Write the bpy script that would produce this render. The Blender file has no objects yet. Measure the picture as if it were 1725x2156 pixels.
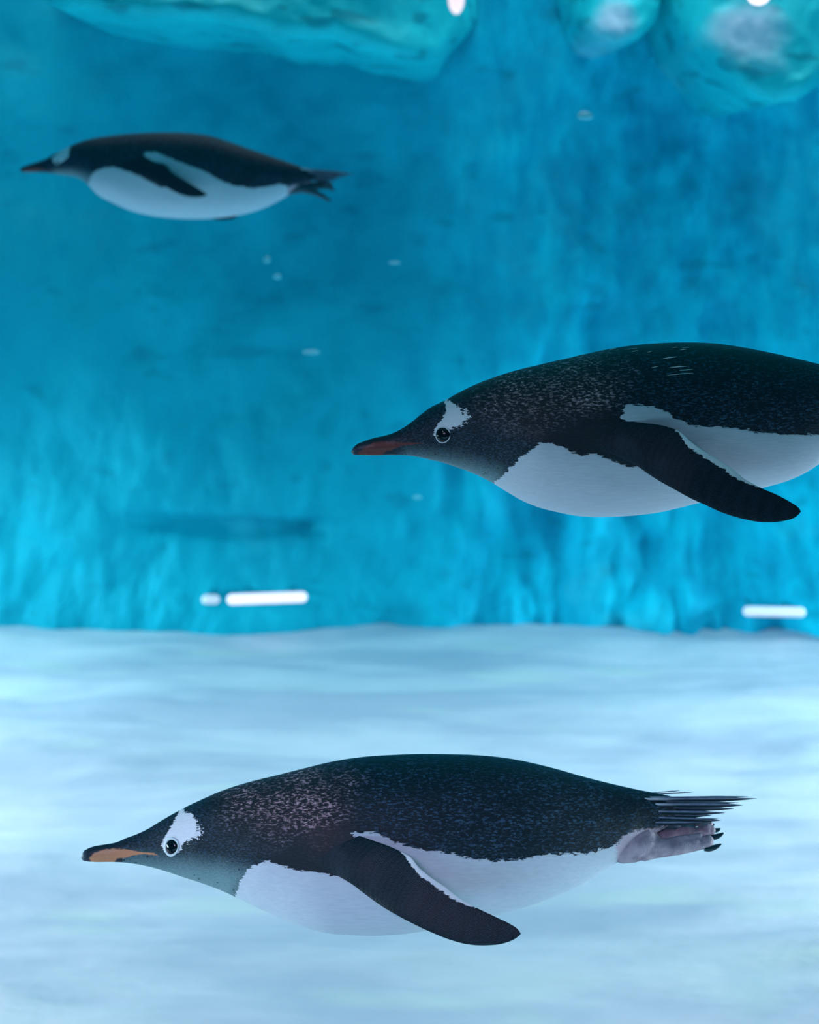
import bpy, bmesh, math, random
import numpy as np
from mathutils import Vector, Matrix, noise

# ---------------------------------------------------------------- camera, world, light
W, H = 1725, 2156
F = 3033.0                    # focal length in pixels
CX, YH = 862.5, 500.0         # principal column, horizon row (lens shifted, camera level)
SC = bpy.context.scene
COL = SC.collection

cam = bpy.data.cameras.new('camera')
cam.sensor_fit = 'HORIZONTAL'
cam.sensor_width = 24.0
cam.lens = F / W * 24.0
cam.shift_y = -(H / 2 - YH) / W
cam.dof.use_dof = True
cam.dof.focus_distance = 1.52
cam.dof.aperture_fstop = 4.0
cam.clip_start = 0.02
cam_ob = bpy.data.objects.new('camera', cam)
cam_ob.rotation_euler = (math.pi / 2, 0, 0)
COL.objects.link(cam_ob)
SC.camera = cam_ob

SC.view_settings.view_transform = 'Standard'
SC.view_settings.look = 'None'
SC.view_settings.gamma = 1.0
SC.view_settings.use_curve_mapping = False
SC.view_settings.exposure = 0.0
SC.cycles.use_denoising = True
SC.cycles.max_bounces = 5
SC.cycles.adaptive_threshold = 0.03
SC.cycles.volume_bounces = 1

wd = bpy.data.worlds.new('world')
SC.world = wd
wd.use_nodes = True
wd.node_tree.nodes['Background'].inputs['Color'].default_value = (0.0, 0.88, 1.0, 1)
wd.node_tree.nodes['Background'].inputs['Strength'].default_value = 0.31


def area(name, loc, target, size, power, color, spread=180.0):
    L = bpy.data.lights.new(name, 'AREA')
    L.shape = 'RECTANGLE'
    L.size, L.size_y = size
    L.energy = power
    L.color = color
    L.spread = math.radians(spread)
    o = bpy.data.objects.new(name, L)
    o.location = loc
    o.rotation_euler = (Vector(target) - Vector(loc)).to_track_quat('-Z', 'Y').to_euler()
    COL.objects.link(o)
    return o


area('back_wash', (0.0, 3.95, 1.5), (0.0, 4.7, -0.9), (4.6, 0.3), 75, (1.0, 0.27, 0.27), 110)  # unseen light, added to brighten the back wall and far floor
area('front_fill', (-0.5, 0.3, 0.10), (-0.12, 1.6, -0.72), (0.4, 0.3), 1.1, (1.0, 0.42, 0.66), 50)  # unseen fill, added to light the lowest penguin's flank
area('neck_light', (-0.9, 0.3, 0.65), (0.2, 1.6, -0.28), (0.25, 0.15), 2.6, (1.0, 0.55, 0.60))  # unseen light, added for warm glints on the necks
area('low_fill', (0.0, -0.04, -0.98), (0.0, 1.6, -0.85), (2.6, 0.4), 3.8, (0.70, 0.80, 0.95), 120)  # unseen fill near the floor, added to light the bellies from the front
area('side_fill_left', (-2.8, 2.7, -0.70), (-0.3, 2.7, -1.55), (3.8, 0.35), 98, (1.0, 0.52, 0.52), 64)  # unseen fill, added to whiten the floor from the left
area('side_fill_right', (2.8, 2.7, -0.70), (0.3, 2.7, -1.55), (3.8, 0.35), 98, (1.0, 0.52, 0.52), 64)  # its added, equally unseen partner on the right

# ---------------------------------------------------------------- node helpers


class Mat:
    def __init__(s, name):
        s.m = bpy.data.materials.new(name)
        s.m.use_nodes = True
        s.t = s.m.node_tree
        s.b = s.t.nodes['Principled BSDF']

    def n(s, typ, **kw):
        nd = s.t.nodes.new(typ)
        for k, v in kw.items():
            if k in ('i',):
                for kk, vv in v.items():
                    s.put(nd.inputs[kk], vv)
            else:
                setattr(nd, k, v)
        return nd

    def put(s, sock, v):
        if isinstance(v, bpy.types.NodeSocket):
            s.t.links.new(v, sock)
        else:
            if hasattr(sock.default_value, '__len__') and len(v) == 3 and len(sock.default_value) == 4:
                v = (*v, 1)
            sock.default_value = v

    def math(s, op, a, b=0.0, c=0.0, clamp=False):
        nd = s.n('ShaderNodeMath', operation=op, use_clamp=clamp)
        s.put(nd.inputs[0], a); s.put(nd.inputs[1], b); s.put(nd.inputs[2], c)
        return nd.outputs[0]

    def mix(s, f, a, b):
        nd = s.n('ShaderNodeMix', data_type='RGBA')
        s.put(nd.inputs[0], f); s.put(nd.inputs[6], a); s.put(nd.inputs[7], b)
        return nd.outputs[2]

    def ramp(s, f, lo, hi, a=0.0, b=1.0):
        nd = s.n('ShaderNodeMapRange', interpolation_type='SMOOTHSTEP')
        s.put(nd.inputs[0], f); s.put(nd.inputs[1], lo); s.put(nd.inputs[2], hi)
        s.put(nd.inputs[3], a); s.put(nd.inputs[4], b)
        return nd.outputs[0]

    def attr(s, name):
        return s.n('ShaderNodeAttribute', attribute_name=name).outputs['Fac']

    def pos(s, scale=(1, 1, 1), rot=(0, 0, 0)):
        tc = s.n('ShaderNodeTexCoord')
        mp = s.n('ShaderNodeMapping')
        s.put(mp.inputs[0], tc.outputs['Object'])
        mp.inputs['Scale'].default_value = scale
        mp.inputs['Rotation'].default_value = rot
        return mp.outputs[0]

    def noise(s, vec, scale=1.0, detail=3.0, rough=0.55):
        nd = s.n('ShaderNodeTexNoise')
        s.put(nd.inputs['Vector'], vec)
        nd.inputs['Scale'].default_value = scale
        nd.inputs['Detail'].default_value = detail
        nd.inputs['Roughness'].default_value = rough
        return nd.outputs[0]

    def voro(s, vec, feature='F1', rnd=1.0, out='Distance'):
        nd = s.n('ShaderNodeTexVoronoi', feature=feature)
        s.put(nd.inputs['Vector'], vec)
        nd.inputs['Scale'].default_value = 1.0
        nd.inputs['Randomness'].default_value = rnd
        return nd.outputs[out]

    def bump(s, h, strength, dist):
        nd = s.n('ShaderNodeBump')
        s.put(nd.inputs['Height'], h)
        nd.inputs['Strength'].default_value = strength
        nd.inputs['Distance'].default_value = dist
        s.t.links.new(nd.outputs[0], s.b.inputs['Normal'])

    def out(s, col=None, rough=None, spec=None):
        if col is not None: s.put(s.b.inputs['Base Color'], col)
        if rough is not None: s.put(s.b.inputs['Roughness'], rough)
        if spec is not None: s.put(s.b.inputs['Specular IOR Level'], spec)
        return s.m


def mat_plain(name, col, rough=0.5, spec=0.4, nscale=60.0, amount=0.25):
    m = Mat(name)
    f = m.noise(m.pos((nscale,) * 3))
    dark = tuple(c * (1 - amount) for c in col)
    m.out(m.mix(f, dark, tuple(min(1, c * (1 + amount)) for c in col)), rough, spec)
    return m.m


# ---------------------------------------------------------------- materials of the tank
def mat_floor():
    m = Mat('pale_pool_floor')
    a = m.noise(m.pos((0.8, 3.4, 1)), 1.3, 3, 0.5)
    b = m.noise(m.pos((2.1, 7.0, 1)), 1.7, 4, 0.55)
    f = m.ramp(m.math('ADD', m.math('MULTIPLY', a, 0.65), m.math('MULTIPLY', b, 0.35)), 0.38, 0.62)
    c = m.mix(f, (0.74, 0.56, 0.64), (1.0, 0.73, 0.77))  # caustic light streaks put into the floor colour
    s = m.ramp(m.noise(m.pos((1.0, 2.6, 1)), 2.3, 2, 0.5), 0.56, 0.72)
    c = m.mix(m.math('MULTIPLY', s, 0.55), c, (0.95, 0.76, 0.68))  # a second layer of painted caustic streaks
    m.bump(b, 0.4, 0.03)
    return m.out(c, 0.6, 0.3)


def mat_wall():
    m = Mat('turquoise_rockwork')
    a = m.noise(m.pos((1.1, 1.1, 0.8)), 1.6, 4, 0.55)
    b = m.noise(m.pos((5, 5, 3.2)), 1.5, 5, 0.6)
    v = m.noise(m.pos((9, 1, 1.4)), 1.0, 3, 0.5)
    tc = m.n('ShaderNodeTexCoord')
    sx = m.n('ShaderNodeSeparateXYZ')
    m.put(sx.inputs[0], tc.outputs['Object'])
    right = m.ramp(m.math('ADD', sx.outputs[0], m.math('MULTIPLY', a, 0.5)), -0.05, 0.75)
    c = m.mix(m.ramp(a, 0.3, 0.7), (0.002, 0.42, 0.54), (0.002, 0.56, 0.68))
    blue = m.mix(m.ramp(b, 0.35, 0.66), (0.002, 0.46, 0.66), (0.003, 0.82, 1.0))
    blue = m.mix(m.math('MULTIPLY', m.ramp(v, 0.48, 0.66), 0.5), blue, (0.002, 0.58, 0.80))
    c = m.mix(m.math('MULTIPLY', right, 0.8), c, blue)
    pit = m.ramp(m.noise(m.pos((3.4, 3, 8)), 1.7, 3, 0.5), 0.60, 0.72)
    c = m.mix(m.math('MULTIPLY', pit, 0.45), c, (0.001, 0.26, 0.36))
    # bleached patches low on the rock
    low = m.math('MULTIPLY', m.ramp(sx.outputs[2], -0.75, -1.1), m.ramp(m.noise(m.pos((2.6, 2, 3.4)), 1.0, 3), 0.56, 0.70))
    c = m.mix(m.math('MULTIPLY', low, 0.6), c, (0.10, 0.80, 0.90))
    m.bump(b, 0.5, 0.05)
    return m.out(c, 0.7, 0.2)


def mat_ledge():
    m = Mat('pale_turquoise_rock')
    a = m.noise(m.pos((3, 3, 5)), 1.2, 4)
    c = m.mix(m.ramp(a, 0.35, 0.65), (0.004, 0.64, 0.68), (0.01, 0.80, 0.84))
    pit = m.ramp(m.noise(m.pos((7, 7, 19)), 1.0, 2, 0.5), 0.57, 0.65)
    c = m.mix(m.math('MULTIPLY', pit, 0.55), c, (0.001, 0.24, 0.32))
    milk_glare = m.ramp(m.attr('milk_glare'), 0.2, 0.9)  # pane reflection painted as a milky tint on the ledge
    c = m.mix(m.math('MULTIPLY', milk_glare, m.ramp(a, 0.3, 0.6, 0.6, 1.0)), c, (0.42, 0.74, 0.88))
    m.bump(a, 0.5, 0.03)
    return m.out(c, 0.6, 0.3)


M_FLOOR, M_WALL, M_LEDGE = mat_floor(), mat_wall(), mat_ledge()

# ---------------------------------------------------------------- the setting
FZ = -1.28        # tank floor
WY = 4.80         # back wall


def mesh_ob(name, verts, faces, mat, parent=None, smooth=True, attrs=None):
    me = bpy.data.meshes.new(name)
    me.from_pydata([tuple(v) for v in verts], [], faces)
    me.update()
    if smooth:
        me.polygons.foreach_set('use_smooth', [True] * len(me.polygons))
    if mat: me.materials.append(mat)
    if attrs:
        for k, a in attrs.items():
            at = me.attributes.new(k, 'FLOAT', 'POINT')
            at.data.foreach_set('value', np.asarray(a, dtype=np.float32))
    o = bpy.data.objects.new(name, me)
    COL.objects.link(o)
    if parent is not None: o.parent = parent
    return o


def grid_faces(nu, nv, wrap=False, off=0):
    fs = []
    for i in range(nu - 1):
        for j in range(nv if wrap else nv - 1):
            k = (j + 1) % nv
            fs.append((off + i * nv + j, off + i * nv + k, off + (i + 1) * nv + k, off + (i + 1) * nv + j))
    return fs


def fbm(x, y, z, oct=4):
    return noise.fractal((x, y, z), 1.0, 2.0, oct, noise_basis='PERLIN_ORIGINAL')


def struct(o):
    o['kind'] = 'structure'
    return o


def wall_y(x, z):
    y = WY - 0.10 * fbm(x * 0.9 + 3, 0, z * 0.9) - 0.035 * fbm(x * 4 + 9, 4, z * 3)
    right = 1 / (1 + math.exp(-(x - 0.15) * 9))
    y -= right * (0.13 * fbm(x * 3.2, 7, z * 1.3) + 0.03 * fbm(x * 9, 2, z * 4))
    # long shallow shelf groove low on the left
    zz = z - (FZ + 0.33 + 0.015 * math.sin(x * 4))
    gx = 1 / (1 + math.exp(-(x + 0.88) * 30)) / (1 + math.exp((x + 0.28) * 30))
    y += gx * 0.09 * math.exp(-(zz / 0.035) ** 2)
    y -= 0.10 * math.exp(-((z - FZ) / 0.14) ** 2)
    return y


def build_setting():
    nx, ny = 200, 160
    vs = []
    for j in range(ny):
        for i in range(nx):
            x = -3.2 + 6.4 * i / (nx - 1); y = -0.2 + 5.3 * j / (ny - 1)
            z = FZ + 0.035 * fbm(x * 0.8, y * 2.6, 1, 3) + 0.010 * fbm(x * 3, y * 8, 5, 3)
            vs.append((x, y, min(z, FZ + 0.05)))
    struct(mesh_ob('floor', vs, grid_faces(ny, nx), M_FLOOR))
    nx, nz = 420, 200
    vs = []
    for j in range(nz):
        for i in range(nx):
            x = -3.2 + 6.4 * i / (nx - 1); z = FZ - 0.08 + 3.1 * j / (nz - 1)
            vs.append((x, wall_y(x, z), z))
    struct(mesh_ob('wall_back', vs, grid_faces(nz, nx), M_WALL))
    for nm, sx in (('wall_left', -1), ('wall_right', 1)):
        vs = []
        for j in range(60):
            for i in range(90):
                y = -0.2 + 5.4 * i / 89; z = FZ - 0.08 + 3.1 * j / 59
                vs.append((sx * (3.1 + 0.1 * fbm(y, sx, z)), y, z))
        struct(mesh_ob(nm, vs, grid_faces(60, 90), M_WALL))
    # unseen dark hall walls and roof, added behind the lens to block world light
    blocker = mat_plain('dark_blocker', (0.01, 0.02, 0.03), 0.8)
    for nm, c, d in (('wall_front_blocker', (0, -2.1, 0.1), (8, 0.1, 3.4)), ('ceiling_blocker', (0, -1.1, 1.75), (8, 2.1, 0.1)), ('wall_left_blocker', (-3.6, -1.1, 0.1), (0.1, 1.9, 3.2)), ('wall_right_blocker', (3.6, -1.1, 0.1), (0.1, 1.9, 3.2))):
        bm = bmesh.new()
        bmesh.ops.create_cube(bm, size=1, matrix=Matrix.Translation(c) @ Matrix.Diagonal((*d, 1)))
        me = bpy.data.meshes.new(nm); bm.to_mesh(me); bm.free(); me.materials.append(blocker)
        o = bpy.data.objects.new(nm, me); COL.objects.link(o); struct(o)
    # the viewing pane, which the lens is held against
    g = Mat('acrylic_pane')
    g.b.inputs['Transmission Weight'].default_value = 1.0
    g.b.inputs['Roughness'].default_value = 0.0
    g.b.inputs['IOR'].default_value = 1.1
    bm = bmesh.new()
    bmesh.ops.create_cube(bm, size=1, matrix=Matrix.Translation((0, -0.12, 0.16)) @ Matrix.Diagonal((6.2, 0.06, 2.9, 1)))
    me = bpy.data.meshes.new('window_1'); bm.to_mesh(me); bm.free(); me.materials.append(g.m)
    o = bpy.data.objects.new('window_1', me); COL.objects.link(o); struct(o)
    # the water that fills the tank
    w = Mat('tank_water')
    w.t.nodes.remove(w.b)
    ab = w.n('ShaderNodeVolumeAbsorption'); ab.inputs['Color'].default_value = (0.0, 0.83, 0.92, 1); ab.inputs['Density'].default_value = 0.29
    scn = w.n('ShaderNodeVolumeScatter'); scn.inputs['Color'].default_value = (0.03, 0.62, 0.95, 1); scn.inputs['Density'].default_value = 0.009
    scn.inputs['Anisotropy'].default_value = 0.3
    ad = w.n('ShaderNodeAddShader')
    w.put(ad.inputs[0], ab.outputs[0]); w.put(ad.inputs[1], scn.outputs[0])
    w.t.links.new(ad.outputs[0], w.t.nodes['Material Output'].inputs['Volume'])
    bm = bmesh.new()
    bmesh.ops.create_cube(bm, size=1, matrix=Matrix.Translation((0, 2.43, 0.16)) @ Matrix.Diagonal((6.1, 5.0, 2.88, 1)))
    me = bpy.data.meshes.new('water'); bm.to_mesh(me); bm.free(); me.materials.append(w.m)
    o = bpy.data.objects.new('water', me); COL.objects.link(o)
    o['kind'] = 'stuff'; o['label'] = 'clear blue water filling the whole penguin tank'; o['category'] = 'water'


def at(px, py, y):
    return Vector(((px - CX) / F * y, y, -(py - YH) / F * y))


def ledge(name, label, pts, front, top, seed, milk_glare=None):
    """a rock shelf that bulges out of the back wall; pts = bottom edge in picture columns/rows"""
    xs = [at(p[0], p[1], front).x for p in pts]
    zs = [at(p[0], p[1], front).z for p in pts]
    x0, x1 = xs[0], xs[-1]
    nu, nv = 150, 70
    vs, mk = [], []
    for i in range(nu):
        x = x0 + (x1 - x0) * i / (nu - 1)
        u = i / (nu - 1)
        zb = float(np.interp(x, xs, zs)) + 0.012 * fbm(x * 9, seed, 1)
        p = (WY + 0.05 - front) * (1 - abs(2 * u - 1) ** 5) ** 0.5 if 0 < u < 1 else 0.0
        for j in range(nv):
            v = j / (nv - 1)
            if v < 0.3:      # underside, back to front
                y = WY + 0.05 - p * (v / 0.3) * 0.93
                z = zb + 0.03 * (1 - v / 0.3)
            else:            # rounded lip, then face
                a = (v - 0.3) / 0.7
                y = WY + 0.05 - p * (0.93 + 0.07 * math.sin(min(1, a * 6) * math.pi / 2)) + 0.10 * a
                z = zb + (top - zb) * a ** 1.5
            d = 0.022 * fbm(x * 5, z * 6, seed, 4)
            vs.append((x, y - d, z + 0.4 * d))
            m = 0.0
            for (mx, my, mr, mz) in milk_glare or ():
                c = at(mx, my, front)
                m = max(m, 1.15 - math.hypot((x - c.x) / (mr / F * front), (z - c.z) / (mz / F * front)) + 0.35 * fbm(x * 7, z * 7, seed))
            mk.append(m)
    o = mesh_ob(name, vs, grid_faces(nu, nv), M_LEDGE, attrs={'milk_glare': mk})
    o['label'] = label; o['category'] = 'rock ledge'; o['group'] = 'rock ledges jutting from the back wall'


def build_ledges():
    ledge('rock_ledge', 'long pale turquoise rock ledge jutting over the wall above the far penguin',
          [(-60, -120), (60, -20), (120, 8), (250, 25), (400, 38), (480, 42), (540, 66), (600, 78), (690, 70), (740, 92), (810, 108), (890, 114), (935, 100), (960, 60), (1010, 0), (1040, -60)],
          3.9, 1.35, 3.1)
    ledge('rock_ledge', 'small ledge tip with painted milky glare at the top edge between the two larger ledges',
          [(1215, -60), (1235, 20), (1260, 70), (1300, 92), (1350, 80), (1385, 40), (1410, -20), (1430, -60)], 4.2, 1.35, 8.4,
          [(1300, 40, 75, 65)])
    ledge('rock_ledge', 'rounded rock ledge with a painted milky reflection at the top right corner',
          [(1440, -80), (1470, 20), (1490, 90), (1530, 140), (1580, 185), (1640, 215), (1690, 210), (1740, 170), (1800, 100), (1840, 40)], 4.0, 1.35, 5.7,
          [(1590, 70, 110, 95)])


# ---------------------------------------------------------------- penguins
def sdf(poly, P):
    """signed distance of points P (n,2) to a polygon, positive inside"""
    A = np.array(poly, float); B = np.roll(A, -1, axis=0)
    d2 = np.full(len(P), 1e18); ins = np.zeros(len(P), bool)
    for a, b in zip(A, B):
        ab = b - a; ap = P - a
        t = np.clip((ap @ ab) / max(ab @ ab, 1e-9), 0, 1)
        q = ap - t[:, None] * ab
        d2 = np.minimum(d2, (q ** 2).sum(1))
        c = ((a[1] > P[:, 1]) != (b[1] > P[:, 1])) & (P[:, 0] < (b[0] - a[0]) * (P[:, 1] - a[1]) / (b[1] - a[1] + 1e-12) + a[0])
        ins ^= c
    return np.sqrt(d2) * np.where(ins, 1, -1)


def smooth_interp(x, xs, ys):
    """monotone-ish cubic (Catmull-Rom) interpolation"""
    xs = np.asarray(xs, float); ys = np.asarray(ys, float)
    m = np.gradient(ys, xs)
    i = np.clip(np.searchsorted(xs, x) - 1, 0, len(xs) - 2)
    h = xs[i + 1] - xs[i]; t = np.clip((x - xs[i]) / h, 0, 1)
    return ((2 * t**3 - 3 * t**2 + 1) * ys[i] + (t**3 - 2 * t**2 + t) * h * m[i] + (-2 * t**3 + 3 * t**2) * ys[i + 1] + (t**3 - t**2) * h * m[i + 1])


def mat_plumage():
    m = Mat('penguin_plumage')
    p = m.pos((1, 1, 1))
    # small overlapping contour feathers: short dashes lying along the body
    vd = m.noise(m.pos((210, 210, 560), (0, 0.16, 0)), 1.0, 2.5, 0.62)
    v2 = m.noise(m.pos((330, 330, 800), (0, 0.10, 0)), 1.0, 1.5, 0.5)
    mott = m.noise(m.pos((20, 20, 30)), 1.0, 3)
    fleck = m.math('MULTIPLY', m.ramp(vd, 0.47, 0.74), m.ramp(mott, 0.30, 0.66, 0.35, 1.0))
    glint_mask = m.ramp(m.math('ADD', m.attr('nape_glint'), m.math('MULTIPLY', m.math('SUBTRACT', mott, 0.5), 110)), -60, 55)  # pinkish light on the neck, painted into the feather colour
    pink_glint = m.math('MULTIPLY', glint_mask, 0.9)
    base = m.mix(pink_glint, (0.003, 0.005, 0.010), (0.020, 0.012, 0.016))
    tipc = m.mix(pink_glint, (0.055, 0.12, 0.22), (0.95, 0.58, 0.66))
    head = m.ramp(m.attr('sleek'), -10, 25)
    sleek = m.mix(head, fleck, m.math('MULTIPLY', m.ramp(v2, 0.40, 0.75), 0.45))
    dark = m.mix(m.math('MULTIPLY', sleek, m.ramp(m.attr('shoulder'), -22, 10, 1.0, 0.12)), base, tipc)
    # grey chin and throat with dark dots
    fine = m.noise(m.pos((420, 420, 900), (0, 0.25, 0)), 1.0, 2)
    chin = m.ramp(m.math('ADD', m.attr('chin'), m.math('MULTIPLY', m.math('SUBTRACT', fine, 0.5), 22)), -34, 30)
    dots = m.ramp(m.voro(m.pos((95, 95, 110)), 'F1', 1.0), 0.16, 0.10)
    grey = m.mix(m.math('MULTIPLY', dots, 0.8), m.mix(fine, (0.10, 0.21, 0.25), (0.25, 0.36, 0.38)), (0.006, 0.02, 0.03))
    col = m.mix(chin, dark, grey)
    # white belly with a ragged feather edge
    rag = m.math('SUBTRACT', m.noise(m.pos((75, 300, 480), (0, 0.1, 0)), 1.0, 2, 0.6), 0.5)
    rag2 = m.math('SUBTRACT', m.noise(m.pos((160, 160, 160)), 1.0, 2, 0.6), 0.5)
    edge = m.math('ADD', m.math('MULTIPLY', rag, 20), m.math('MULTIPLY', rag2, 8))
    strand = m.noise(m.pos((60, 300, 520), (0, 0.12, 0)), 1.0, 3)
    wh = m.mix(strand, (0.50, 0.54, 0.62), (0.70, 0.73, 0.82))
    col = m.mix(m.ramp(m.math('ADD', m.attr('belly'), edge), -1.2, 1.2), col, wh)
    # brow patch; behind it loose white flecks
    specks = m.math('MULTIPLY', m.ramp(m.math('ADD', m.noise(m.pos((230, 230, 620), (0, 0.3, 0)), 1.0, 2, 0.6), m.math('MULTIPLY', m.ramp(m.attr('speck'), -4, 16), 0.22)), 0.64, 0.69), m.ramp(m.attr('speck'), -4, 2))
    brow = m.ramp(m.math('ADD', m.attr('brow'), m.math('MULTIPLY', edge, 0.7)), -1.0, 1.0)
    col = m.mix(m.math('MAXIMUM', brow, specks), col, m.mix(strand, (0.72, 0.70, 0.80), (0.95, 0.93, 0.97)))
    # bill colours carried over the gape
    org = m.ramp(m.math('ADD', m.attr('orange'), m.math('MULTIPLY', rag2, 4)), -1.2, 1.2)
    col = m.mix(org, col, m.mix(m.attr('dusky'), (0.70, 0.28, 0.14), (0.14, 0.035, 0.03)))
    skin = m.ramp(m.math('ADD', m.attr('skin'), edge), -6, 6)
    col = m.mix(skin, col, (0.55, 0.40, 0.48))
    hgt = m.math('MULTIPLY', m.math('MULTIPLY', m.ramp(m.attr('belly'), 3, -3), m.ramp(head, 1, 0, 0.25, 1)), m.math('MULTIPLY', vd, 1.6))
    hgt = m.math('ADD', hgt, m.math('MULTIPLY', strand, 0.35))
    m.bump(hgt, 0.45, 0.0012)
    return m.out(col, m.math('ADD', m.math('MULTIPLY', mott, 0.2), 0.42), 0.28)


def mat_beak():
    m = Mat('penguin_bill')
    g = m.noise(m.pos((300, 300, 700)), 1.0, 3)
    dark = m.mix(g, (0.008, 0.012, 0.022), (0.02, 0.03, 0.05))
    n2 = m.math('SUBTRACT', m.noise(m.pos((160, 160, 260)), 1.0, 2), 0.5)
    org = m.ramp(m.math('ADD', m.attr('orange'), m.math('MULTIPLY', n2, 8)), -1.5, 3.0)
    c = m.mix(org, dark, m.mix(m.attr('dusky'), m.mix(g, (0.60, 0.22, 0.11), (0.82, 0.36, 0.18)), m.mix(g, (0.09, 0.02, 0.02), (0.26, 0.06, 0.045))))
    c = m.mix(m.math('MULTIPLY', m.ramp(m.attr('tip'), 12, 0), 0.55), c, (0.12, 0.16, 0.22))
    m.bump(g, 0.15, 0.0006)
    return m.out(c, 0.36, 0.3)


def mat_flipper():
    m = Mat('penguin_flipper')
    rows = m.voro(m.pos((420, 420, 620), (0, 0.6, 0)), 'F1', 0.4)
    big = m.noise(m.pos((26, 26, 26)), 1.0, 2)
    c = m.mix(m.ramp(rows, 0.7, 0.1), (0.003, 0.005, 0.010), (0.012, 0.020, 0.036))
    c = m.mix(m.math('MULTIPLY', m.ramp(big, 0.5, 0.75), 0.35), c, (0.03, 0.045, 0.075))
    rag = m.math('SUBTRACT', m.noise(m.pos((130, 300, 460), (0, -0.25, 0)), 1.0, 2, 0.6), 0.5)
    r = m.ramp(m.math('ADD', m.attr('rim'), m.math('MULTIPLY', rag, 13)), -1.0, 1.2)
    c = m.mix(r, c, (0.90, 0.87, 0.92))
    m.bump(rows, 0.35, 0.0008)
    return m.out(c, 0.45, 0.2)


def mat_quill():
    m = Mat('tail_quill')
    g = m.noise(m.pos((120, 500, 900)), 1.0, 2)
    c = m.mix(m.math('MULTIPLY', m.ramp(m.attr('shaft'), 0.45, 0.95), m.ramp(g, 0.3, 0.6, 0.6, 1.0)), (0.005, 0.012, 0.026), (0.36, 0.37, 0.52))
    base = m.ramp(m.math('ADD', m.attr('along'), m.math('MULTIPLY', g, 0.15)), 0.42, 0.10)
    c = m.mix(m.math('MULTIPLY', base, m.ramp(m.attr('shaft'), 0.2, 0.7)), c, (0.80, 0.76, 0.86))
    return m.out(c, 0.45, 0.25)


def mat_foot():
    m = Mat('penguin_foot_skin')
    v = m.voro(m.pos((520, 520, 520)), 'F1', 0.7)
    g = m.noise(m.pos((45, 45, 45)), 1.0, 3)
    c = m.mix(m.ramp(g, 0.3, 0.7), (0.30, 0.21, 0.27), (0.66, 0.49, 0.56))
    m.bump(v, 0.5, 0.0008)
    return m.out(c, 0.5, 0.35)


M_PLUME, M_BEAK, M_FLIP, M_QUILL, M_FOOT = mat_plumage(), mat_beak(), mat_flipper(), mat_quill(), mat_foot()
M_FOOT_SHADED = mat_plain('shaded_foot_skin', (0.03, 0.06, 0.08), 0.5)  # foot skin darkened to stand in for shade on the far penguin
M_EYE = mat_plain('eye_black', (0.002, 0.003, 0.005), 0.12, 0.3)
M_RING = mat_plain('eye_ring_white', (0.70, 0.78, 0.86), 0.4, 0.4)
M_CLAW = mat_plain('claw_black', (0.008, 0.03, 0.045), 0.28, 0.5)
M_GLINT = mat_plain('silver_glint', (0.97, 0.95, 0.97), 0.35, 1.0, amount=0.03)  # pale skin for the modelled highlights on the back


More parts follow.
